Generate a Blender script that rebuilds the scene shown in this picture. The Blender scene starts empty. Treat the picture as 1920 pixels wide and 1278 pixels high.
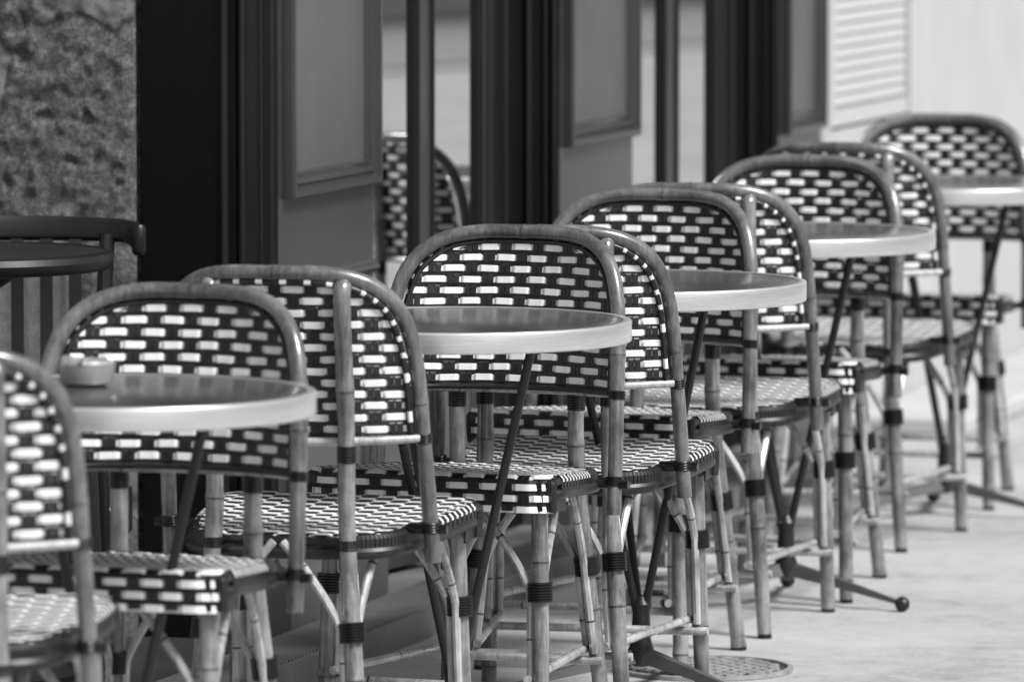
import bpy, bmesh, math, random
from mathutils import Vector, Matrix, noise
random.seed(7)
scene = bpy.context.scene
COL = scene.collection

# ------------------------------------------------------------------ helpers
def mat_new(name):
    m = bpy.data.materials.new(name); m.use_nodes = True
    nt = m.node_tree; b = nt.nodes["Principled BSDF"]
    return m, nt, b
def g(v): return (v, v, v, 1)
def ramp(nt, fac, stops):
    r = nt.nodes.new("ShaderNodeValToRGB")
    el = r.color_ramp.elements
    el[0].position, el[0].color = stops[0][0], g(stops[0][1])
    el[1].position, el[1].color = stops[-1][0], g(stops[-1][1])
    for p, c in stops[1:-1]:
        e = el.new(p); e.color = g(c)
    nt.links.new(fac, r.inputs[0]); return r.outputs[0]
def tex(nt, kind, scale, sc3=(1, 1, 1), detail=4, rough=0.6, randomize=False):
    tc = nt.nodes.new("ShaderNodeTexCoord"); mp = nt.nodes.new("ShaderNodeMapping")
    mp.inputs["Scale"].default_value = sc3
    nt.links.new(tc.outputs["Object"], mp.inputs["Vector"])
    if randomize:
        oi = nt.nodes.new("ShaderNodeObjectInfo"); mu = nt.nodes.new("ShaderNodeMath"); mu.operation = 'MULTIPLY'
        mu.inputs[1].default_value = 37.0
        nt.links.new(oi.outputs["Random"], mu.inputs[0]); nt.links.new(mu.outputs[0], mp.inputs["Location"])
    n = nt.nodes.new("ShaderNodeTexNoise" if kind == "noise" else "ShaderNodeTexVoronoi")
    n.inputs["Scale"].default_value = scale
    if kind == "noise":
        n.inputs["Detail"].default_value = detail; n.inputs["Roughness"].default_value = rough
        nt.links.new(mp.outputs[0], n.inputs["Vector"]); return n.outputs["Fac"]
    nt.links.new(mp.outputs[0], n.inputs["Vector"]); return n.outputs["Distance"]
def bump(nt, b, h, strength, dist):
    bp = nt.nodes.new("ShaderNodeBump"); bp.inputs["Strength"].default_value = strength
    bp.inputs["Distance"].default_value = dist
    nt.links.new(h, bp.inputs["Height"]); nt.links.new(bp.outputs[0], b.inputs["Normal"])
def mul(nt, a, c, op='MULTIPLY'):
    m = nt.nodes.new("ShaderNodeMath"); m.operation = op
    nt.links.new(a, m.inputs[0])
    if isinstance(c, (int, float)): m.inputs[1].default_value = c
    else: nt.links.new(c, m.inputs[1])
    return m.outputs[0]

def rattan(name, lo, mid, hi):
    m, nt, b = mat_new(name)
    n1 = tex(nt, "noise", 1.0, (150, 150, 10), 4, 0.65, True)
    n2 = tex(nt, "noise", 10.0, (1, 1, 1), 5, 0.65, True)
    c = mul(nt, mul(nt, n1, 0.38), mul(nt, n2, 0.62), 'ADD')
    col = ramp(nt, c, [(0.36, lo), (0.48, mid), (0.60, hi)])
    nt.links.new(col, b.inputs["Base Color"])
    b.inputs["Roughness"].default_value = 0.33
    b.inputs["Coat Weight"].default_value = 1.0; b.inputs["Coat Roughness"].default_value = 0.12
    bump(nt, b, n1, 0.12, 0.002)
    return m
M_HOOP = rattan("hoop_rattan", 0.03, 0.08, 0.16)
M_POLE = rattan("pole_rattan", 0.04, 0.125, 0.26)
M_CANE = rattan("thin_cane", 0.14, 0.32, 0.50)
M_NODE = rattan("cane_node", 0.02, 0.04, 0.08)

M_BIND, nt, b = mat_new("black_binding")
b.inputs["Base Color"].default_value = g(0.006); b.inputs["Roughness"].default_value = 0.28
M_DARKS, nt, b = mat_new("black_woven_strand")
c = tex(nt, "noise", 60.0, (1, 1, 1), 3, 0.6)
nt.links.new(ramp(nt, c, [(0.3, 0.005), (0.7, 0.018)]), b.inputs["Base Color"]); b.inputs["Roughness"].default_value = 0.40
M_WHITE, nt, b = mat_new("white_woven_strand")
c = tex(nt, "noise", 25.0, (1, 1, 1), 4, 0.7)
nt.links.new(ramp(nt, c, [(0.25, 0.68), (0.6, 0.82)]), b.inputs["Base Color"]); b.inputs["Roughness"].default_value = 0.45
M_RIM, nt, b = mat_new("brushed_metal_rim")
c = tex(nt, "noise", 3.0, (6, 6, 300), 4, 0.6)
nt.links.new(ramp(nt, c, [(0.3, 0.56), (0.7, 0.78)]), b.inputs["Base Color"])
b.inputs["Metallic"].default_value = 0.75; b.inputs["Roughness"].default_value = 0.33
M_TOP, nt, b = mat_new("tabletop_laminate")
c = tex(nt, "noise", 5.0, (1, 4, 1), 5, 0.6)
nt.links.new(ramp(nt, c, [(0.3, 0.035), (0.7, 0.055)]), b.inputs["Base Color"]); b.inputs["Roughness"].default_value = 0.2
M_IRON, nt, b = mat_new("black_cast_iron")
b.inputs["Base Color"].default_value = g(0.010); b.inputs["Roughness"].default_value = 0.42
M_FOOT, nt, b = mat_new("grey_cast_foot")
b.inputs["Base Color"].default_value = g(0.10); b.inputs["Roughness"].default_value = 0.4; b.inputs["Metallic"].default_value = 0.4
M_WOOD, nt, b = mat_new("dark_stained_wood")
c = tex(nt, "noise", 6.0, (1, 1, 1), 5, 0.6)
nt.links.new(ramp(nt, c, [(0.3, 0.003), (0.7, 0.010)]), b.inputs["Base Color"]); b.inputs["Roughness"].default_value = 0.4

def paint(name, lo, hi, r=0.4, bs=0.06, spec=0.5):
    m, nt, b = mat_new(name)
    c = tex(nt, "noise", 3.0, (1, 1, 0.6), 6, 0.65)
    nt.links.new(ramp(nt, c, [(0.3, lo), (0.7, hi)]), b.inputs["Base Color"])
    n2 = tex(nt, "noise", 120.0, (1, 1, 0.3), 3, 0.5)
    b.inputs["Roughness"].default_value = r; b.inputs["Specular IOR Level"].default_value = spec
    bump(nt, b, n2, bs, 0.002)
    return m
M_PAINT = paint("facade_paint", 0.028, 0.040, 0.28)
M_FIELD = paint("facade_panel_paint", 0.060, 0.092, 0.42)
M_BLACK = paint("facade_recess_shade", 0.002, 0.005, 0.5, 0.06, 0.15)  # same paint as the front, near black: recess shade is in the colour
M_RET = paint("facade_shadow_paint", 0.008, 0.014, 0.35, 0.06, 0.4)  # facade paint darkened for the return faces; their shade sits in this colour
M_WALLW = paint("white_render", 0.36, 0.43, 0.9, 0.2)
M_SHUT = paint("white_shutter_paint", 0.42, 0.47, 0.5)
M_UP = paint("upper_limestone", 0.28, 0.4, 0.9, 0.3)
M_OPP = paint("opposite_limestone", 0.7, 0.8, 0.9, 0.3)
M_STEP = paint("threshold_metal", 0.10, 0.22, 0.45, 0.6)
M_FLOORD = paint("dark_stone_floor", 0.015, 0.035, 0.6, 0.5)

M_GLASS, nt, b = mat_new("window_pane_glass")
b.inputs["Base Color"].default_value = g(0.68); b.inputs["Roughness"].default_value = 0.015
b.inputs["Metallic"].default_value = 1.0
M_DARKGL, nt, b = mat_new("dark_window")
b.inputs["Base Color"].default_value = g(0.05); b.inputs["Roughness"].default_value = 0.1

# peeling stone wall: one smoother pale patch with a ragged edge over rough masonry
M_STONE, nt, b = mat_new("peeling_plaster_stone")
m1 = tex(nt, "noise", 1.5, (1, 1, 1), 6, 0.45)
mask = ramp(nt, m1, [(0.495, 0.0), (0.505, 1.0)])
edge = ramp(nt, m1, [(0.488, 1.0), (0.497, 0.3), (0.501, 1.0)])
f1 = tex(nt, "noise", 60.0, (1, 1, 1), 9, 0.9)
f2 = tex(nt, "noise", 34.0, (1, 1, 1), 9, 0.9)
f3 = tex(nt, "noise", 4.0, (1, 1, 1), 4, 0.5)
ca = ramp(nt, f1, [(0.40, 0.05), (0.5, 0.12), (0.60, 0.27)])
cb = ramp(nt, f2, [(0.38, 0.15), (0.5, 0.21), (0.62, 0.29)])
mx = nt.nodes.new("ShaderNodeMix"); mx.data_type = 'RGBA'
nt.links.new(mask, mx.inputs[0]); nt.links.new(ca, mx.inputs[6]); nt.links.new(cb, mx.inputs[7])
vo = tex(nt, "voronoi", 9.0)
holes = ramp(nt, vo, [(0.03, 0.10), (0.06, 1.0)])
mx2 = nt.nodes.new("ShaderNodeMix"); mx2.data_type = 'RGBA'; mx2.blend_type = 'MULTIPLY'; mx2.inputs[0].default_value = 1
nt.links.new(mx.outputs[2], mx2.inputs[6])
nt.links.new(mul(nt, mul(nt, holes, edge), ramp(nt, f3, [(0.35, 0.85), (0.65, 1.0)])), mx2.inputs[7])
nt.links.new(mx2.outputs[2], b.inputs["Base Color"]); b.inputs["Roughness"].default_value = 0.9
bump(nt, b, mul(nt, mul(nt, mask, 0.8), f1, 'ADD'), 1.0, 0.007)

# ground
M_GROUND, nt, b = mat_new("pale_pavement")
n1 = tex(nt, "noise", 1.6, (1, 1, 1), 5, 0.55); n2 = tex(nt, "noise", 90.0, (1, 1, 1), 5, 0.8); n3 = tex(nt, "noise", 14.0, (1, 1, 1), 5, 0.7)
c = mul(nt, mul(nt, mul(nt, n1, 0.40), mul(nt, n2, 0.28), 'ADD'), mul(nt, n3, 0.32), 'ADD')
nt.links.new(ramp(nt, c, [(0.40, 0.26), (0.48, 0.37), (0.60, 0.46)]), b.inputs["Base Color"]); b.inputs["Roughness"].default_value = 0.85
bump(nt, b, n2, 0.7, 0.005)
M_ROAD = paint("granite_sett_road", 0.2, 0.28, 0.85, 0.4)
M_KERB = paint("kerb_granite", 0.3, 0.42, 0.8, 0.3)
M_COVER, nt, b = mat_new("cast_cover")
n1 = tex(nt, "noise", 40.0)
nt.links.new(ramp(nt, n1, [(0.3, 0.16), (0.7, 0.32)]), b.inputs["Base Color"]); b.inputs["Roughness"].default_value = 0.6
M_GROOVE, nt, b = mat_new("cover_groove_dark")  # darker flat between the raised studs
b.inputs["Base Color"].default_value = g(0.03); b.inputs["Roughness"].default_value = 0.9

def finish(name, bm, mats, parent=None, sharp=0.6):
    me = bpy.data.meshes.new(name); bm.normal_update(); bm.to_mesh(me); bm.free()
    for m in mats: me.materials.append(m)
    me.shade_smooth(); me.set_sharp_from_angle(angle=sharp)
    ob = bpy.data.objects.new(name, me); COL.objects.link(ob)
    if parent: ob.parent = parent
    return ob
def empty(name, loc, rz=0, label=None, cat=None, group=None):
    e = bpy.data.objects.new(name, None); e.location = loc; e.rotation_euler = (0, 0, rz)
    e.empty_display_size = 0.1; COL.objects.link(e)
    if label: e["label"] = label
    if cat: e["category"] = cat
    if group: e["group"] = group
    return e

def catmull(P, n=6, closed=False):
    P = [Vector(p) for p in P]; out = []; N = len(P)
    rng = N if closed else N - 1
    for i in range(rng):
        if closed: p0, p1, p2, p3 = P[(i-1) % N], P[i], P[(i+1) % N], P[(i+2) % N]
        else: p0, p1, p2, p3 = P[max(i-1, 0)], P[i], P[i+1], P[min(i+2, N-1)]
        for k in range(n):
            t = k / n
            out.append(0.5 * ((2*p1) + (p2-p0)*t + (2*p0-5*p1+4*p2-p3)*t*t + (3*p1-p0-3*p2+p3)*t**3))
    if not closed: out.append(P[-1].copy())
    return out
def resample(pts, step):
    L = [0]
    for a, c in zip(pts, pts[1:]): L.append(L[-1] + (c-a).length)
    n = max(2, int(round(L[-1]/step))); out = []; j = 0
    for k in range(n+1):
        s = L[-1]*k/n
        while j < len(L)-2 and L[j+1] < s: j += 1
        f = (s-L[j])/max(L[j+1]-L[j], 1e-9); out.append(pts[j].lerp(pts[j+1], min(1, f)))
    return out
def tube(bm, pts, r, sides=10, mat=0, closed=False, rfn=None, matfn=None, zs=1.0):
    n = len(pts); T = []
    for i in range(n):
        a = pts[(i-1) % n] if (closed or i > 0) else pts[i]
        c = pts[(i+1) % n] if (closed or i < n-1) else pts[i]
        T.append((c-a).normalized())
    up = Vector((0, 0, 1)) if abs(T[0].z) < 0.9 else Vector((1, 0, 0))
    N = (up - T[0]*up.dot(T[0])).normalized(); rings = []
    for i in range(n):
        N = (N - T[i]*N.dot(T[i])).normalized(); B = T[i].cross(N)
        rr = rfn(i/(n-1), i) * r if rfn else r
        ring = []
        for k in range(sides):
            a = 2*math.pi*k/sides
            o = (N*math.cos(a) + B*math.sin(a))*rr; o.z *= zs
            ring.append(bm.verts.new(pts[i] + o))
        rings.append(ring)
    m = n if closed else n-1
    for i in range(m):
        A, Bq = rings[i], rings[(i+1) % n]
        for k in range(sides):
            f = bm.faces.new((A[k], A[(k+1) % sides], Bq[(k+1) % sides], Bq[k]))
            f.material_index = matfn(i) if matfn else mat
    if not closed:
        f = bm.faces.new(list(reversed(rings[0]))); f.material_index = matfn(0) if matfn else mat
        f = bm.faces.new(rings[-1]); f.material_index = matfn(m-1) if matfn else mat
def cane(bm, pts, r, sides, mat, nodemat, seed, gap=(.2, .34), endmat=None):
    p = resample(pts, .004); n = len(p); rnd = random.Random(seed)
    nd = []; s = rnd.uniform(.04, gap[1])
    while s < n*.004: nd.append(int(s/.004)); s += rnd.uniform(*gap)
    ph = rnd.uniform(0, 6)
    def rf(t, i):
        v = 1.0 + .025*math.sin(i*.05+ph) + .012*math.sin(i*.17+ph*2)
        for k in nd: v += .09*math.exp(-((i-k)/1.6)**2) + (.03*math.exp(-((i-k-4)/3.0)**2))
        return v
    def mf(i):
        if endmat is not None and i >= n-3: return endmat
        for k in nd:
            if i == k: return nodemat
        return mat
    tube(bm, p, r, sides, rfn=rf, matfn=mf)
def lathe(bm, prof, segs=48, matfn=None, c=(0, 0, 0), capb=True, capt=True, mat=0):
    rings = []
    for r, z in prof:
        rings.append([bm.verts.new((c[0]+r*math.cos(2*math.pi*k/segs), c[1]+r*math.sin(2*math.pi*k/segs), c[2]+z)) for k in range(segs)])
    for i in range(len(prof)-1):
        for k in range(segs):
            f = bm.faces.new((rings[i][k], rings[i][(k+1) % segs], rings[i+1][(k+1) % segs], rings[i+1][k]))
            f.material_index = matfn(i) if matfn else mat
    if capb: f = bm.faces.new(list(reversed(rings[0]))); f.material_index = matfn(0) if matfn else mat
    if capt: f = bm.faces.new(rings[-1]); f.material_index = matfn(len(prof)-2) if matfn else mat
def box(bm, x0, x1, y0, y1, z0, z1, mat=0, endmat=None):
    v = [bm.verts.new(p) for p in ((x0,y0,z0),(x1,y0,z0),(x1,y1,z0),(x0,y1,z0),(x0,y0,z1),(x1,y0,z1),(x1,y1,z1),(x0,y1,z1))]
    for i, q in enumerate(((3,2,1,0),(4,5,6,7),(0,1,5,4),(1,2,6,5),(2,3,7,6),(3,0,4,7))):
        f = bm.faces.new([v[j] for j in q]); f.material_index = endmat if (endmat is not None and i in (3, 5)) else mat
def ribbon(bm, pts, wid, nrm, width, mat, thick=0.0008):
    rows = []
    for p, w, n in zip(pts, wid, nrm):
        rows.append([bm.verts.new(p - w*width*0.5 - n*thick*0.4), bm.verts.new(p - w*width*0.45 + n*thick),
                     bm.verts.new(p + w*width*0.45 + n*thick), bm.verts.new(p + w*width*0.5 - n*thick*0.4),
                     bm.verts.new(p + w*width*0.45 - n*thick), bm.verts.new(p - w*width*0.45 - n*thick)])
    for i in range(len(rows)-1):
        a, c = rows[i], rows[i+1]
        for k in range(6):
            k2 = (k+1) % 6
            f = bm.faces.new((a[k], c[k], c[k2], a[k2])); f.material_index = mat

def binding(bm, c, axis, r, h, mat, ridges=6):
    prof = []
    for i in range(ridges):
        z0 = -h/2 + h*i/ridges; d = h/ridges
        prof += [(r*0.93, z0+0.02*d), (r, z0+0.3*d), (r, z0+0.7*d), (r*0.93, z0+0.98*d)]
    b2 = bmesh.new(); lathe(b2, prof, 14)
    q = Vector((0, 0, 1)).rotation_difference(Vector(axis).normalized()).to_matrix().to_4x4()
    bmesh.ops.transform(b2, matrix=Matrix.Translation(c) @ q, verts=b2.verts)
    vm = {v: bm.verts.new(v.co) for v in b2.verts}
    for f in b2.faces:
        nf = bm.faces.new([vm[v] for v in f.verts]); nf.material_index = mat
    b2.free()

# ------------------------------------------------------------------ bistro chair prototype
HOOP = [(0,.872),(.07,.8715),(.125,.863),(.164,.843),(.191,.81),(.206,.765),(.213,.71),(.217,.62),(.221,.52),(.225,.395)]
INN = [(0,.855),(.066,.854),(.118,.8465),(.151,.828),(.174,.801),(.188,.758),(.195,.705),(.199,.606)]
def yb(x, z): return -.23 + (.872-z)*.14 + .075*(min(abs(x), .23)/.215)**2.2
def mirror_path(P):
    return [(-x, z) for x, z in reversed(P)] + [(x, z) for x, z in P[1:]]
def P3(P, dy=0): return [Vector((x, yb(x, z)+dy, z)) for x, z in P]
inn_dense = [(p.x, p.y) for p in catmull([(x, z, 0) for x, z in INN], 8)]
def w_in(z):
    for (x0, z0), (x1, z1) in zip(inn_dense, inn_dense[1:]):
        if z0 >= z >= z1: return x0 + (x1-x0)*(z0-z)/max(z0-z1, 1e-6)
    return 0 if z > inn_dense[0][1] else inn_dense[-1][0]
def z_in(x):
    x = abs(x)
    for (x0, z0), (x1, z1) in zip(inn_dense, inn_dense[1:]):
        if x0 <= x <= x1: return z0 + (z1-z0)*(x-x0)/max(x1-x0, 1e-6)
    return None
def nb(x, z):
    e = .002; dx = (yb(x+e, z)-yb(x-e, z))/(2*e); dz = (yb(x, z+e)-yb(x, z-e))/(2*e)
    return Vector((-dx, 1, -dz)).normalized()
PX, PZ, AM = .0300, .0190, .0016
WW, DW = .0116, .0102
def wv(v): return max(-1, min(1, 5.5*v))

PC = "woven rattan chairs along the cafe terrace"
def build_chair():
    E = empty("bistro_chair", (0, 0, 0))
    bm = bmesh.new()
    cane(bm, catmull(P3(mirror_path(HOOP)), 9), .0130, 14, 0, 3, 5, (.26, .42))
    br = [(-.214,.600),(-.12,.598),(0,.597),(.12,.598),(.214,.600)]
    cane(bm, catmull(P3(br, -.009), 6), .0066, 10, 1, 3, 8, (.15, .25))
    for s in (-1, 1):
        binding(bm, (s*.2178, yb(.2178, .600), .600), (0, -.14, 1), .0152, .016, 2, 4)
        binding(bm, (s*.2225, yb(.2225, .452), .452), (0, -.14, 1), .0156, .018, 2, 4)
        tube(bm, [Vector((s*.18, yb(.2225, .452)+.004, .448)), Vector((s*.250, yb(.2225, .452)+.004, .448))], .0080, 8, 2)
    back = finish("backrest", bm, [M_HOOP, M_CANE, M_BIND, M_NODE], E)
    bm = bmesh.new()
    nrow = 0; z = .6170
    while z < .853:
        w = w_in(z)
        if w > .02:
            n = max(4, int(2*w/(PX/12))); pts, wd, nn = [], [], []
            for k in range(n+1):
                x = -w + 2*w*k/n; N = nb(x, z)
                o = AM*wv(math.cos(math.pi*x/PX))*(1 if nrow % 2 == 0 else -1)
                pts.append(Vector((x, yb(x, z), z + .0008*math.sin(x*31+nrow*1.7))) + N*o); wd.append(Vector((0, -.14, 1)).normalized()); nn.append(N)
            ribbon(bm, pts, wd, nn, WW, 1)
            zz = z - PZ/2
            w2 = w_in(zz)
            pts = [Vector((-w2+2*w2*k/16, 0, zz)) for k in range(17)]
            for p in pts: p.y = yb(p.x, zz)
            ribbon(bm, pts, [Vector((0, 0, 1))]*17, [nb(p.x, zz) for p in pts], .0090, 0, .0005)
        z += PZ; nrow += 1
    for i in range(-6, 7):
        for sgn in (-1, 1):
            x = i*PX + sgn*.0052; zt = z_in(x)
            if zt is None: continue
            z0 = .600; n = max(4, int((zt-z0)/(PZ/8))); pts, wd, nn = [], [], []
            for k in range(n+1):
                zz = z0 + (zt-z0)*k/n; N = nb(x, zz)
                o = -AM*wv(math.cos(math.pi*(zz-.6170)/PZ))*(1 if i % 2 == 0 else -1)
                xx = x + .0007*math.sin(zz*45+i*2.1)
                pts.append(Vector((xx, yb(x, zz), zz)) + N*o)
                wd.append((Vector((1, 0, 0)) - N*N.x).normalized()); nn.append(N)
            ribbon(bm, pts, wd, nn, DW, 0)
    tube(bm, catmull(P3(mirror_path(INN)), 12), .0046, 8, 0)
    IN2 = [(x*1.02, z+.003) for x, z in INN]
    tube(bm, catmull(P3(mirror_path(IN2), -.0075), 12), .0044, 8, matfn=lambda i: 1 if (i % 7) in (2, 3) else 0)
    br = [(-.200,.602),(-.12,.602),(0,.602),(.12,.602),(.200,.602)]
    tube(bm, catmull(P3(br, .002), 14), .0050, 8, 0)
    finish("backrest_weave", bm, [M_DARKS, M_WHITE], back)
    # seat
    OUT = [(0,-.172),(.075,-.170),(.130,-.158),(.166,-.128),(.186,-.07),(.198,0),(.209,.08),(.216,.15),(.220,.232)]
    YF = .230
    od = [(p.x, p.y) for p in catmull([(x, y, 0) for x, y in OUT], 8)]
    def hw(y):
        if y >= .232: return .220
        for (x0, y0), (x1, y1) in zip(od, od[1:]):
            if y0 <= y <= y1: return x0 + (x1-x0)*(y-y0)/max(y1-y0, 1e-6)
        return 0
    def yback(x):
        x = abs(x)
        for (x0, y0), (x1, y1) in zip(od, od[1:]):
            if x0 <= x <= x1: return y0 + (y1-y0)*(x-x0)/max(x1-x0, 1e-6)
        return .2
    SZ = .470; R = .013; y1 = YF
    L0 = y1 + .172; LA = R*math.pi/2; LT = L0 + LA + .046
    def cr(x): return .030*max(0, (abs(x)-.180)/.040)**2
    def S(x, t):
        if t <= L0:
            y = -.172 + t; sag = -.005*max(0, 1-(x/.2)**2)*max(0, math.sin(math.pi*min(1, t/L0)))
            k = max(0, min(1, (y-.12)/.11))
            return Vector((x, y-cr(x)*k, SZ+sag)), Vector((0, 0, 1)), Vector((0, 1, 0))
        if t <= L0+LA:
            a = (t-L0)/R
            return Vector((x, y1-cr(x)+R*math.sin(a), SZ-R+R*math.cos(a))), Vector((0, math.sin(a), math.cos(a))), Vector((0, math.cos(a), -math.sin(a)))
        return Vector((x, y1-cr(x)+R-(t-L0-LA)*.12, SZ-R-(t-L0-LA))), Vector((0, 1, 0)), Vector((0, 0, -1))
    bm = bmesh.new()
    j = 0; t = .010
    while t < LT:
        w = hw(-.172+t) if t < L0 else .220
        n = max(4, int(2*w/(PX/8))); pts, wd, nn = [], [], []
        for k in range(n+1):
            x = -w + 2*w*k/n; p, N, T = S(x, t)
            pts.append(p + N*AM*wv(math.cos(math.pi*x/PX))*(1 if j % 2 == 0 else -1)); wd.append(T); nn.append(N)
        ribbon(bm, pts, wd, nn, .0114, 1)
        t2 = t + PZ/2
        if t2 < LT:
            w = hw(-.172+t2) if t2 < L0 else .220
            q = [S(-w+2*w*k/14, t2) for k in range(15)]
            ribbon(bm, [a[0] for a in q], [a[2] for a in q], [a[1] for a in q], .0088, 0, .0005)
        t += PZ; j += 1
    for i in range(-7, 8):
        for sgn in (-1, 1):
            x = i*PX + sgn*.0052
            if abs(x) > .219: continue
            t0 = yback(x) + .172
            n = int((LT-t0)/(PZ/6)); pts, wd, nn = [], [], []
            for k in range(n+1):
                tt = t0 + (LT-t0)*k/n; p, N, T = S(x, tt)
                pts.append(p - N*AM*wv(math.cos(math.pi*(tt-.010)/PZ))*(1 if i % 2 == 0 else -1))
                wd.append(Vector((1, 0, 0))); nn.append(N)
            ribbon(bm, pts, wd, nn, DW, 0)
    sd = [(x, y) for x, y in od if -.165 < y < .205]
    for s in (-1, 1):
        L = 0; acc = []
        for (xa, ya), (xb, yb_) in zip(sd, sd[1:]):
            acc.append((xa, ya, L)); L += math.hypot(xb-xa, yb_-ya)
        k = 0; q = .004
        while q < L-.012:
            for (xa, ya, la), (xb, yb2, lb) in zip(acc, acc[1:]):
                if la <= q <= lb:
                    f = (q-la)/(lb-la); px, py = xa+(xb-xa)*f, ya+(yb2-ya)*f
                    tx, ty = (xb-xa), (yb2-ya); m = math.hypot(tx, ty); T = Vector((s*tx/m, ty/m, 0)); Nn = Vector((s*ty/m, -tx/m, 0))
                    base = Vector((s*px, py, 0)); wh = k % 3 == 0 and py > -.03; dn = -.009 if wh else -.022
                    pth = [base-Nn*.008+Vector((0, 0, SZ+.002)), base+Nn*.003+Vector((0, 0, SZ+.001)), base+Nn*.0088+Vector((0, 0, SZ-.005)), base+Nn*.0088+Vector((0, 0, SZ+dn)), base+Nn*.004+Vector((0, 0, SZ+dn-.003))]
                    nr = [Vector((0, 0, 1)), (Nn+Vector((0, 0, 1.6))).normalized(), (Nn+Vector((0, 0, .4))).normalized(), Nn, (Nn-Vector((0, 0, .6))).normalized()]
                    ribbon(bm, pth, [T]*5, nr, .0066, 1 if wh else 0, .0006)
                    break
            q += .0068; k += 1
    seatw = bm
    bm = bmesh.new()
    side = [(-x, y) for x, y in reversed(OUT[:-1])] + OUT[1:-1]
    up = [Vector((x*1.002, y, SZ-.010)) for x, y in side]
    nose = [Vector((.221, y1-.026, SZ-.010)), Vector((.222, y1-.018, SZ-.024)), Vector((.221, y1-.022, SZ-.060))]
    up = [Vector((-v.x, v.y, v.z)) for v in reversed(nose)] + up + nose
    tube(bm, catmull(up, 12), .0076, 8, 0)
    low = [Vector((x*1.02, y*1.02, SZ-.028)) for x, y in side]
    low = low + [Vector((.214, .19, SZ-.032)), Vector((.18, .222, SZ-.036)), Vector((0, .228, SZ-.036)), Vector((-.18, .222, SZ-.036)), Vector((-.214, .19, SZ-.032))]
    tube(bm, catmull(low, 6, True), .0105, 10, 0, closed=True)
    n = 12
    fr = [[bm.verts.new((x, y1-cr(x)+R-.006-.006*kk, zz)) for kk, zz in ((0, SZ-.016), (1, SZ-.060))] for x in [-.217+.434*k/n for k in range(n+1)]]
    for p, q in zip(fr, fr[1:]): bm.faces.new((p[0], p[1], q[1], q[0]))
    for s in (-1, 1):
        box(bm, s*.217-.002, s*.217+.002, .14, y1-.020, SZ-.060, SZ-.010, 0)
    seat = finish("seat", bm, [M_DARKS, M_WHITE], E)
    sw = finish("seat_weave", seatw, [M_DARKS, M_WHITE], seat)
    for o in (seat, sw):
        for v in o.data.vertices: v.co.z += v.co.y*.06
    # legs
    LP = {}
    for s in (-1, 1):
        x = s*.112
        LP[(s, -1)] = [(x, yb(.112,.85)-.004, .853), (x, yb(.112,.82)-.018, .82), (x, yb(.112,.62)-.022, .62), (s*.113, -.198, .45), (s*.130, -.217, .24), (s*.150, -.243, 0)]
        LP[(s, 1)] = [(s*.190, .190, .458), (s*.193, .195, .3), (s*.200, .208, 0)]
    cl = {}
    for (s, q), pp in LP.items():
        bm = bmesh.new(); d = catmull(pp, 9 if q < 0 else 14); cl[(s, q)] = d
        cane(bm, d, .0145, 14, 0, 2, 11+s+3*q, (.2, .34), 1)
        def at(z):
            for a, c in zip(d, d[1:]):
                if a.z >= z >= c.z: return a + (c-a)*((a.z-z)/(a.z-c.z))
        binding(bm, at(.29), at(.25)-at(.33), .0224, .034, 1, 7)
        if q < 0: binding(bm, at(.578), (0, 0, 1), .0162, .028, 1, 6)
        if q < 0: binding(bm, at(.430), (0, 0, 1), .0162, .018, 1, 4)
        leg = finish("leg", bm, [M_POLE, M_BIND, M_NODE], E)
        bm = bmesh.new(); rr = .0072
        for tgt in ((-s, q), (s, -q)):
            o = Vector(LP[tgt][-1]) - Vector(pp[-1]); o.z = 0; o.normalize()
            b29 = at(.29); c0 = Vector((b29.x, b29.y, 0))
            pth = [at(.135)+o*.0178, at(.22)+o*.0178, at(.285)+o*.018]
            for k in range(1, 8):
                u = k/7; pth.append(Vector((c0.x, c0.y, .285+.15*u)) + o*(.018+.100*u**1.35))
            cane(bm, catmull(pth, 3), rr, 8, 0, 1, 17+s+2*q, (.13, .22))
        finish("brace", bm, [M_CANE, M_NODE], E)
    def foot(s, q, z):
        d = cl[(s, q)]
        for a, c in zip(d, d[1:]):
            if a.z >= z >= c.z: return a + (c-a)*((a.z-z)/(a.z-c.z))
    for a, c, z, off in (((-1,1),(1,1),.122,Vector((0,-.020,0))), ((-1,-1),(1,-1),.122,Vector((0,.020,0))),
                         ((-1,-1),(-1,1),.142,Vector((.020,0,0))), ((1,-1),(1,1),.142,Vector((-.020,0,0))),):
        p, r = foot(*a, z)+off, foot(*c, z)+off; dd = (r-p).normalized()*.018
        bm = bmesh.new(); cane(bm, catmull([p-dd, p+(r-p)*.5, r+dd], 8), .0076, 10, 0, 1, int(100*z)+a[0], (.15, .25))
        finish("stretcher", bm, [M_CANE, M_NODE], E)
    return E

def copy_tree(src, dst_loc, rz, label=None, seat_dz=0.0):
    n = src.copy(); COL.objects.link(n)
    n.location = dst_loc; n.rotation_euler = (0, 0, rz)
    if label: n["label"] = label
    def rec(s, d):
        for ch in list(s.children):
            c = ch.copy(); COL.objects.link(c); c.parent = d
            if ch.data.name == "seat" : c.location.z = seat_dz
            rec(ch, c)
    rec(src, n); return n

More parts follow.
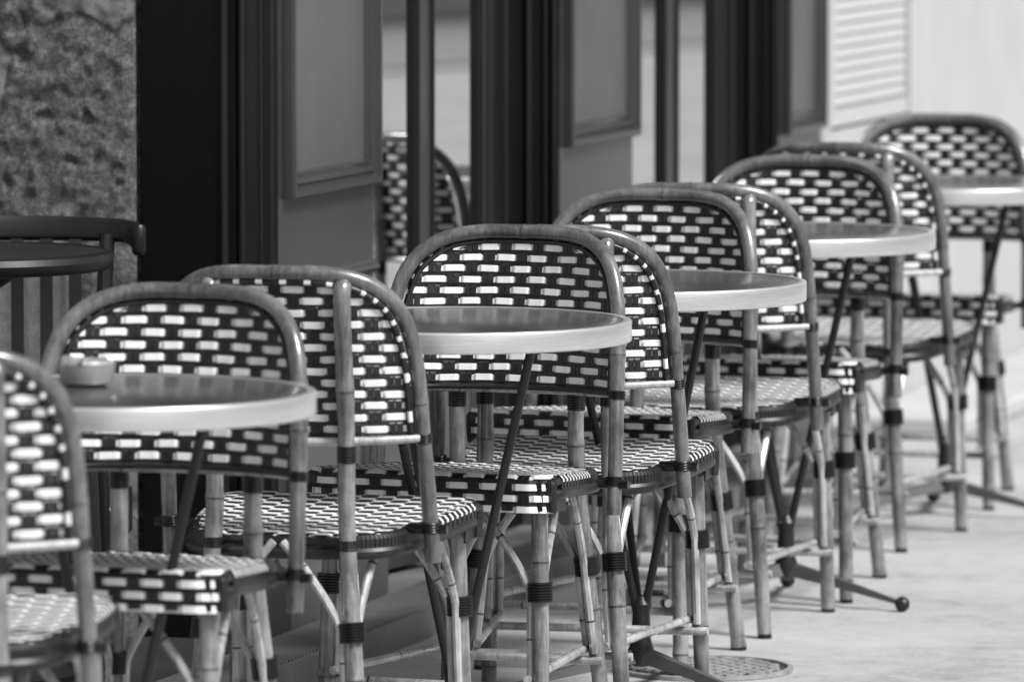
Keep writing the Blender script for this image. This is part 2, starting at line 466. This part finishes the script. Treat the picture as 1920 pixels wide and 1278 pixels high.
proto = build_chair()
proto["category"] = "chair"; proto["group"] = PC
chairs = [
 ('P', -.828, 9.58, 4, "black and white woven rattan bistro chair tucked at a table"),
 ('F', -.496, 10.78, 19, "woven rattan bistro chair behind table holding an ashtray"),
 ('P', -.384, 11.18, 15, "rattan bistro chair with checked weave, back to neighbouring chair"),
 ('F', .020, 12.20, 21, "black and white woven rattan chair facing a round table"),
 ('P', .054, 12.20, 13, "woven rattan chair standing back to back with another"),
 ('F', .292, 13.30, 22, "woven rattan bistro chair facing metal rimmed table"),
 ('P', .348, 13.48, 12, "rattan bistro chair beside round table on pale pavement"),
 ('F', .624, 14.50, 18, "black and white woven rattan chair behind round table"),
 ('P', .700, 15.0, 14, "woven rattan chair tucked under table on pale pavement"),
 ('F', 1.020, 16.3, 16, "woven rattan chair at the end of the terrace row"),
]
first = True
for kind, X, D, th, lab in chairs:
    th = math.radians(th); fx, fy = math.sin(th), math.cos(th)
    if kind == 'F': fx, fy = -fx, -fy
    loc = (X + .23*fx, D-.03 + .23*fy, 0); rz = -math.atan2(fx, fy)
    if first:
        proto.location = loc; proto.rotation_euler = (0, 0, rz); proto["label"] = lab; first = False
    else:
        copy_tree(proto, loc, rz, lab, -.018 if kind == 'P' else .006)

# ------------------------------------------------------------------ tables
def build_table():
    E = empty("bistro_table", (0, 0, 0))
    bm = bmesh.new()
    lathe(bm, [(.2, .727), (.293, .727), (.293, .7535), (.286, .7552)], 96)
    top = finish("tabletop", bm, [M_TOP], E)
    bm = bmesh.new()
    pr = [(.2935, .7215), (.2985, .7212), (.3, .7225), (.3003, .724), (.3003, .7535), (.2996, .7555), (.298, .7565), (.290, .7568), (.2868, .7562), (.2864, .75)]
    lathe(bm, pr, 144, capb=False, capt=False)
    finish("rim", bm, [M_RIM], top, .9)
    bm = bmesh.new()
    lathe(bm, [(.012, .05), (.022, .055), (.024, .08), (.018, .10), (.016, .15), (.020, .165), (.012, .18)], 24)
    finish("base_hub", bm, [M_IRON], E)
    bm = bmesh.new(); lathe(bm, [(.17, .712), (.175, .716), (.175, .7265), (.0, .7266)], 32, capt=False)
    finish("mounting_plate", bm, [M_IRON], E)
    for a in (-25, 132, 215):
        a = math.radians(a); c, s = math.cos(a), math.sin(a)
        bm = bmesh.new()
        tube(bm, [Vector((c*.010, s*.010, .16)), Vector((c*.145, s*.145, .716))], .0078, 10)
        finish("support_rod", bm, [M_IRON], E)
    for a in (-30, 90, 210):
        a = math.radians(a); bm = bmesh.new()
        n = 12; rings = []
        for i in range(n+1):
            t = i/n; x = .015 + .25*t; zc = .070 - .052*t**1.1; h = .009*(1-t)+.004; w = .012*(1-t)+.005
            rings.append([bm.verts.new((x, -w, zc-h)), bm.verts.new((x, w, zc-h)), bm.verts.new((x, w*.6, zc+h)), bm.verts.new((x, -w*.6, zc+h))])
        for i in range(n):
            for k in range(4): bm.faces.new((rings[i][k], rings[i][(k+1) % 4], rings[i+1][(k+1) % 4], rings[i+1][k]))
        bm.faces.new(list(reversed(rings[0]))); bm.faces.new(rings[-1])
        prof = [(max(.0005, .0155*math.sin(math.pi*k/12)), -.0155*math.cos(math.pi*k/12)) for k in range(13)]
        lathe(bm, prof, 18, c=(.272, 0, .0158), mat=1)
        bmesh.ops.rotate(bm, cent=(0, 0, 0), matrix=Matrix.Rotation(a, 3, 'Z'), verts=bm.verts)
        bmesh.ops.recalc_face_normals(bm, faces=bm.faces)
        finish("foot", bm, [M_FOOT, M_IRON], E)
    return E
tp = build_table(); tp["category"] = "table"; tp["group"] = "round tables along the cafe terrace"
tabs = [(-.592, 10.33, 4, "round metal rimmed bistro table with an ashtray on it"),
        (-.098, 11.70, 0, "round dark topped bistro table with bright metal rim"),
        (.236, 12.62, -14, "round metal rimmed bistro table between two rattan chairs"),
        (.556, 14.02, -3, "round bistro table on black three footed iron base"),
        (.985, 15.72, 2, "round metal rimmed bistro table at end of row")]
for i, (X, D, rz, lab) in enumerate(tabs):
    loc = (X, D-.03, 0)
    if i == 0: tp.location = loc; tp.rotation_euler = (0, 0, math.radians(rz)); tp["label"] = lab
    else: copy_tree(tp, loc, math.radians(rz), lab)

# ashtray
bm = bmesh.new()
lathe(bm, [(.028, .0), (.038, .004), (.042, .018), (.043, .034), (.039, .039), (.033, .037), (.030, .018), (.001, .012)], 40, capt=False)
for k in range(3):
    a = 2*math.pi*k/3+.4
    b2 = Vector((math.cos(a)*.039, math.sin(a)*.039, .039))
    tube(bm, [b2*1.0+Vector((-math.cos(a)*.008, -math.sin(a)*.008, 0)), b2+Vector((math.cos(a)*.006, math.sin(a)*.006, 0))], .0042, 8)
M_ASH, nt, b = mat_new("ashtray_glass"); b.inputs["Base Color"].default_value = g(.45); b.inputs["Metallic"].default_value = .5; b.inputs["Roughness"].default_value = .2
ash = finish("ashtray", bm, [M_ASH]); ash.location = (-.640, 10.40, .7556)
ash["label"] = "small round pale ashtray resting on a bistro table"; ash["category"] = "ashtray"

# ------------------------------------------------------------------ facade axes
TH = math.radians(16.3); U = Vector((math.sin(TH), math.cos(TH), 0)); NV = Vector((-math.cos(TH), math.sin(TH), 0))
O = Vector((-3.644, 0, 0)); RZ = math.pi/2 - TH
def fw(a, d, z=0): return O + U*a + NV*d + Vector((0, 0, z))

# ------------------------------------------------------------------ wooden set in the recess by the wall
E = empty("wooden_chair", (-.952, 12.93, .03), math.radians(184), "dark wooden slat back chair before the peeling wall", "chair")
prof = [(-.252, .092), (-.236, .060), (-.20, .030), (-.11, -.005), (0, -.018), (.11, -.005), (.20, .030), (.236, .060), (.252, .092)]
cp = catmull([(x, y, 0) for x, y in prof], 8); bm = bmesh.new(); rows = []
for i, p in enumerate(cp):
    a = cp[max(i-1, 0)]; c = cp[min(i+1, len(cp)-1)]; t = (c-a).normalized(); nrm = Vector((-t.y, t.x, 0))
    e = abs(i/(len(cp)-1)-.5)*2; lowz = .776 - .016*max(0, (e-.7)/.3)
    top = .822 - .010*e*e; th = .012
    rows.append([bm.verts.new(p+nrm*o+Vector((0, 0, z))) for o, z in ((-th, lowz+.008), (-th, top-.009), (-th*.5, top), (th*.5, top), (th, top-.009), (th, lowz+.008), (th*.5, lowz), (-th*.5, lowz))])
for a, c in zip(rows, rows[1:]):
    for k in range(8): bm.faces.new((a[k], a[(k+1) % 8], c[(k+1) % 8], c[k]))
bm.faces.new(rows[0]); bm.faces.new(list(reversed(rows[-1]))); bmesh.ops.recalc_face_normals(bm, faces=bm.faces)
for sx in (-1, 1):
    lathe(bm, [(.004, .754), (.010, .756), (.0135, .762), (.014, .785), (.0135, .804), (.010, .811), (.003, .813)], 20, c=(sx*.253, .095, 0))
finish("top_rail", bm, [M_WOOD], E)
for k, xx in enumerate((-.135, -.081, -.027, .027, .081, .135)):
    yy = -.02+.055*(abs(xx)/.2)**2
    bm = bmesh.new(); box(bm, xx-.012, xx+.012, yy+.003, yy+.015, .455, .780)
    for v in bm.verts: v.co.y += (.8-v.co.z)*.10
    o = finish("slat", bm, [M_WOOD], E)
bm = bmesh.new()
lathe(bm, [(.19, .435), (.21, .438), (.214, .450), (.205, .462), (.01, .456)], 40)
bmesh.ops.translate(bm, vec=(0, .22, 0), verts=bm.verts); finish("seat", bm, [M_WOOD], E)
for sx in (-1, 1):
    bm = bmesh.new(); tube(bm, catmull([Vector((sx*.195, .035, .79)), Vector((sx*.18, .07, .45)), Vector((sx*.19, .0, 0))], 8), .0145, 10); finish("leg", bm, [M_WOOD], E)
    bm = bmesh.new(); tube(bm, catmull([Vector((sx*.155, .36, .445)), Vector((sx*.165, .375, .2)), Vector((sx*.18, .40, 0))], 8), .0145, 10); finish("leg", bm, [M_WOOD], E)
E = empty("wooden_table", (-.985, 12.60, .03), 0, "small round dark wooden pedestal table beside slatted chair", "table")
bm = bmesh.new(); lathe(bm, [(.22, .744), (.248, .747), (.257, .756), (.260, .766), (.256, .777), (.248, .781), (.246, .778), (.001, .778)], 72, capt=False); finish("tabletop", bm, [M_WOOD], E)
bm = bmesh.new(); lathe(bm, [(.20, 0), (.205, .012), (.16, .03), (.06, .05), (.03, .09), (.026, .65), (.035, .70), (.10, .743)], 32); finish("pedestal", bm, [M_IRON], E)

def moulding(bm, a0, a1, z0, z1, ds, prof, mat, fmat):
    loops = []
    for ins, pr in prof:
        loops.append([bm.verts.new(p) for p in ((a0+ins, ds-pr, z0+ins), (a1-ins, ds-pr, z0+ins), (a1-ins, ds-pr, z1-ins), (a0+ins, ds-pr, z1-ins))])
    for A, B in zip(loops, loops[1:]):
        for k in range(4):
            f = bm.faces.new((A[k], A[(k+1) % 4], B[(k+1) % 4], B[k])); f.material_index = mat
    f = bm.faces.new(loops[-1]); f.material_index = fmat
MP = [(0, -.004), (0, .020), (.004, .026), (.014, .026), (.017, .019), (.022, .011), (.028, .016), (.034, .014), (.038, .006), (.046, .008), (.050, .001)]
def ledge(bm, a0, a1, prof, mat=0):
    A = [bm.verts.new((a0, d, z)) for d, z in prof]; B = [bm.verts.new((a1, d, z)) for d, z in prof]
    n = len(prof)
    for k in range(n):
        f = bm.faces.new((A[k], A[(k+1) % n], B[(k+1) % n], B[k])); f.material_index = mat
    bm.faces.new(list(reversed(A))).material_index = mat; bm.faces.new(B).material_index = mat

BLD = empty("cafe_building", fw(13.5, .62), RZ, "dark painted cafe shopfront with panelled pilasters and glazed doors", "building")
def bshift(bm): bmesh.ops.translate(bm, vec=(-13.5, -.62, 0), verts=bm.verts)
def bevel(ob, w=.003):
    m = ob.modifiers.new("bevel", 'BEVEL'); m.width = w; m.segments = 2; m.limit_method = 'ANGLE'; m.angle_limit = math.radians(50)
for k in range(3):
    a0 = 13.52 + 1.95*k; W = .60 if k < 2 else .42; a1 = a0+W
    bm = bmesh.new()
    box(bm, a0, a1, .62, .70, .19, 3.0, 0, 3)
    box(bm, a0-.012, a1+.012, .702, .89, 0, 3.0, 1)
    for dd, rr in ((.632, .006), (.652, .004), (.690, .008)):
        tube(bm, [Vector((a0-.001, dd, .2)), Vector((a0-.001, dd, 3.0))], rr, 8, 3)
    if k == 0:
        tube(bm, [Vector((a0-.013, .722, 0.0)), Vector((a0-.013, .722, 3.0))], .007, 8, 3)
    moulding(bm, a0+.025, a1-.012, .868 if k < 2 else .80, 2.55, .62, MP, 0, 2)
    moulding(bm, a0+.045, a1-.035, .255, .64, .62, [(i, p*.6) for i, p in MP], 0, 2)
    ledge(bm, a0+.012, a1+.008, [(.625, .690), (.616, .691), (.611, .696), (.607, .702), (.610, .709), (.616, .712), (.618, .718), (.625, .719)], 0)
    ledge(bm, a0-.01, a1+.01, [(.70, .0), (.592, .0), (.592, .145), (.600, .155), (.603, .168), (.612, .172), (.619, .188), (.70, .1885)], 2)
    bshift(bm)
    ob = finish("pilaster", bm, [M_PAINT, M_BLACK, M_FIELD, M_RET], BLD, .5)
DEL = math.radians(8)
for k in range(2):
    base = 13.52+1.95*k
    a0 = base+.613; a1 = base+1.937
    bm = bmesh.new()
    box(bm, base+1.56, a1, .70, .86, .048, 2.999, 1)  # added dark post, stands in for the return's mirror image in the glass
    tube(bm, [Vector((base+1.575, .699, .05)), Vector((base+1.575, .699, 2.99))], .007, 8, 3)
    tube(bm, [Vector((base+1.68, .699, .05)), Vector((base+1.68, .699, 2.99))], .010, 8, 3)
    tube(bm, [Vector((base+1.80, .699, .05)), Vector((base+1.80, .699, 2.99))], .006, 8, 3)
    box(bm, a0, base+1.559, .70, .86, 2.5, 2.999, 0)
    box(bm, a0, base+1.559, .80, .86, .048, 2.499, 1)
    bshift(bm)
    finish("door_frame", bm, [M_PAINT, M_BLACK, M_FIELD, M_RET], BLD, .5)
    for la, ld, lw, sl_, sr_ in ((a0+.004, .735, .520, .034, .060), (base+1.142, .724, .410, .060, .020)):
        def rot(bm):
            for v in bm.verts:
                x, y = v.co.x, v.co.y
                v.co.x = la + x*math.cos(DEL) + y*math.sin(DEL); v.co.y = ld - x*math.sin(DEL) + y*math.cos(DEL)
            bshift(bm)
        e0, e1 = sl_+.0001, lw-sr_-.0001
        bm = bmesh.new()
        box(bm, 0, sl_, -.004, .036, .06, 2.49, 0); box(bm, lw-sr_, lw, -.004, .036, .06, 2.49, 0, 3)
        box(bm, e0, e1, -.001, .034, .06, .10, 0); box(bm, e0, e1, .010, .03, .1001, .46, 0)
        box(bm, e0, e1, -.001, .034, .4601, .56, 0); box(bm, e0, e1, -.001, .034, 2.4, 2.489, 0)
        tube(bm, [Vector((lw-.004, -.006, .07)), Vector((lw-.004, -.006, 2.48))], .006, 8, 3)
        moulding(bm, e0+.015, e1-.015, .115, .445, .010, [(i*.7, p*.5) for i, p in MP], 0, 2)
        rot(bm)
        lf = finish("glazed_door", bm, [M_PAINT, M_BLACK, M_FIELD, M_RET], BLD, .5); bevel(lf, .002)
        bm = bmesh.new(); box(bm, e0+.0003, e1-.0003, .012, .018, .5605, 2.3995, 0); rot(bm)
        finish("pane", bm, [M_GLASS], lf)
        bm = bmesh.new(); hx = lw-.030 if lw > .45 else .030
        tube(bm, catmull([Vector((hx, -.004, 1.24)), Vector((hx, -.03, 1.25)), Vector((hx, -.034, 1.32)), Vector((hx, -.03, 1.39)), Vector((hx, -.004, 1.40))], 6), .006, 8)
        rot(bm); finish("handle", bm, [M_IRON], lf)
bm = bmesh.new()
box(bm, 11.8, 17.9, .43, .589, 0, .050, 0)
box(bm, 11.8, 17.9, .422, .4295, 0, .056, 0)
for q in range(290):
    aa = 11.82 + .021*q
    ledge(bm, aa, aa+.011, [(.44, .0503), (.442, .056), (.575, .056), (.577, .0503)], 0)
for k in range(2):
    a0 = 13.52+1.95*k+.60+.013; a1 = 13.52+1.95*(k+1)-.013
    box(bm, a0, a1, .5895, .80, 0, .047, 0)
bshift(bm); finish("threshold", bm, [M_STEP], BLD)
bm = bmesh.new()
box(bm, 13.4, 17.9, .63, 1.6, 3.005, 3.55, 0); ledge(bm, 13.4, 17.9, [(.64, 3.5), (.55, 3.52), (.5, 3.6), (.64, 3.62)], 0); bshift(bm)
finish("fascia", bm, [M_PAINT], BLD)
bm = bmesh.new(); box(bm, 13.4, 17.9, .66, 9, 3.63, 9.0, 0)
for q in range(2):
    aa = 14.1+2.0*q
    for zz in (4.4, 7.0): box(bm, aa, aa+1.0, .645, .70, zz, zz+1.6, 1)
bshift(bm); finish("upper_wall", bm, [M_UP, M_DARKGL], BLD)
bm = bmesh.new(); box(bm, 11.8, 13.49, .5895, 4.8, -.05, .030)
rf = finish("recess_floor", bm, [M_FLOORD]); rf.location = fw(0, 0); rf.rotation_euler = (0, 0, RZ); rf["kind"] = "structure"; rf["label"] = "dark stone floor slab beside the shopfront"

# peeling stone wall
RZ2 = -TH
SW = empty("stone_wall", fw(13.50, .891), RZ2, "old stone wall with peeling mottled plaster", "wall")
xv = [-4+.2*i for i in range(17)] + [-.7+.0065*i for i in range(108)]
zv = [.4*i for i in range(2)] + [.75+.0065*i for i in range(140)] + [1.7+.3*i for i in range(7)]
bm = bmesh.new(); G = []
for x in xv:
    x = min(x, 0); r = []
    for z in zv:
        fine = noise.fractal(Vector((x*26, 1, z*26)), .7, 2.1, 6); broad = noise.fractal(Vector((x*5, 4, z*5)), .9, 2.1, 4)
        pit = max(0, noise.noise(Vector((x*24, 9, z*24)))-.48)
        k = min(1, -x/.02)
        r.append(bm.verts.new((x, -.004 + k*(-.010 - .006*broad - .0060*fine + .06*pit), z)))
    G.append(r)
for i in range(len(xv)-1):
    for j in range(len(zv)-1):
        bm.faces.new((G[i][j], G[i+1][j], G[i+1][j+1], G[i][j+1]))
box(bm, -4, 0, .02, .4, 0, 9)
finish("plaster_face", bm, [M_STONE], SW, 1.2)
sb = empty("wall_socket", fw(13.47, .925, .235), RZ2, "black electrical socket fixed to stone wall", "socket")
bm = bmesh.new(); box(bm, -.026, .022, -.012, .02, 0, .085, 0); o = finish("socket_box", bm, [M_IRON], sb); bevel(o, .004)
bm = bmesh.new(); lathe(bm, [(.017, 0), (.017, .004), (.014, .006), (.011, .002), (.001, .002)], 24, capt=False)
bmesh.ops.rotate(bm, cent=(0, 0, 0), matrix=Matrix.Rotation(math.radians(90), 3, 'X'), verts=bm.verts)
bmesh.ops.translate(bm, vec=(-.002, -.012, .05), verts=bm.verts); finish("socket_ring", bm, [M_PAINT], sb)

# neighbouring white building
NB = empty("white_building", fw(18, .64), RZ, "white rendered neighbouring building with louvred shutter", "building")
bm = bmesh.new()
box(bm, -.05, .04, 0, 1, 0, 5.5); box(bm, .95, 30, 0, 1, 0, 5.5); box(bm, .0401, .9499, 0.002, 1, 0, .78); box(bm, .0401, .9499, .002, 1, 2.4, 5.5)
box(bm, .0402, .9498, .1, .9, .7801, 2.3999)
finish("wall", bm, [M_WALLW], NB)
bm = bmesh.new()
box(bm, .045, .085, .000, .05, .79, 2.39); box(bm, .905, .945, -.006, .05, .79, 2.39); box(bm, .086, .904, .002, .05, .79, .83)
z = .84
while z < 2.35:
    ledge(bm, .086, .904, [(.0145, z+.026), (.0152, z+.029), (.010, z+.006), (.009, z+.001)], 0); z += .030
box(bm, .086, .904, .016, .03, .831, 2.38)
box(bm, .935, .955, -.03, -.007, 1.12, 1.16)
sh = finish("shutter", bm, [M_SHUT], NB)
bm = bmesh.new(); box(bm, .2, 14, -.32, -.002, 0, .05); o = finish("step", bm, [M_WALLW], NB); bevel(o, .01)

# opposite side of the street
OB = empty("opposite_building", fw(20, -24), RZ, "pale stone building across the street with dark windows", "building")
bm = bmesh.new(); box(bm, -30, 70, -6, 0, 0, 8)
for q in range(32):
    for zz in (1.2, 4.6): box(bm, -29+3.2*q, -27.8+3.2*q, -.05, .02, zz, zz+2.0, 1)
for q in range(32): box(bm, -30+3.2*q, -29.8+3.2*q, -.02, .12, 0, 8, 0)
finish("wall", bm, [M_OPP, M_DARKGL], OB)

# ------------------------------------------------------------------ ground, street
bm = bmesh.new(); R = 400
bm.faces.new([bm.verts.new(p) for p in ((-R, -R, 0), (R, -R, 0), (R, R, 0), (-R, R, 0))])
gr = finish("ground", bm, [M_GROUND]); gr["kind"] = "structure"; gr["label"] = "pale worn concrete pavement"
bm = bmesh.new(); box(bm, -60, 120, -17.5, -13.5, -.1, .004)
rd = finish("road", bm, [M_ROAD]); rd.location = fw(0, 0); rd.rotation_euler = (0, 0, RZ); rd["kind"] = "structure"; rd["label"] = "grey stone road beyond the wide pavement"
bm = bmesh.new(); box(bm, -60, 120, -13.5, -13.3, -.1, .03); box(bm, -60, 120, -17.7, -17.5, -.1, .12)
kb = finish("kerb", bm, [M_KERB]); kb.location = fw(0, 0); kb.rotation_euler = (0, 0, RZ); kb["kind"] = "structure"; kb["label"] = "granite kerb stones along the road"
bm = bmesh.new(); lathe(bm, [(.168, 0), (.168, .007), (.158, .008), (.156, .003)], 48, capt=False, capb=False)
lathe(bm, [(.156, .003), (.001, .003)], 48, capt=False, capb=False, mat=1)
for i in range(-6, 7):
    for j in range(-6, 7):
        x, y = i*.029 + (.0145 if j % 2 else 0), j*.026
        if math.hypot(x, y) < .142: lathe(bm, [(.0120, .003), (.0108, .008), (.0001, .0085)], 6, c=(x, y, 0), capb=False, capt=False)
cv = finish("manhole_cover", bm, [M_COVER, M_GROOVE]); cv.location = (.36, 12.92, .001); cv["label"] = "round patterned cast iron cover set in pavement"; cv["category"] = "manhole cover"

# ------------------------------------------------------------------ light
w = bpy.data.worlds.new("World"); scene.world = w; w.use_nodes = True
nt = w.node_tree; bg = nt.nodes["Background"]
sky = nt.nodes.new("ShaderNodeTexSky"); sky.sky_type = 'NISHITA'; sky.sun_disc = False
SD = Vector((.62, -.50, .92)).normalized()
sky.sun_elevation = math.asin(SD.z); sky.sun_rotation = math.atan2(SD.x, SD.y)
sky.dust_density = 3.0
bw = nt.nodes.new("ShaderNodeRGBToBW"); nt.links.new(sky.outputs[0], bw.inputs[0]); nt.links.new(bw.outputs[0], bg.inputs[0])
bg.inputs[1].default_value = 0.14
sl = bpy.data.lights.new("sun", 'SUN'); sl.energy = 4.9; sl.angle = math.radians(18); sl.color = (1, 1, 1)
so = bpy.data.objects.new("sun", sl); COL.objects.link(so); so.rotation_euler = SD.to_track_quat('Z', 'Y').to_euler(); so.location = (5, 5, 10)

# ------------------------------------------------------------------ camera
cd = bpy.data.cameras.new("camera"); cam = bpy.data.objects.new("camera", cd); COL.objects.link(cam)
cd.sensor_width = 36; cd.lens = 243.75; cd.clip_end = 2000; cd.clip_start = .1
cam.location = (0, 0, 1.66); cam.rotation_euler = (math.radians(90-4.605), 0, 0)
cd.dof.use_dof = True; cd.dof.focus_distance = 12.1; cd.dof.aperture_fstop = 5.2
scene.camera = cam
scene.view_settings.view_transform = 'Standard'; scene.view_settings.look = 'None'; scene.view_settings.exposure = 0
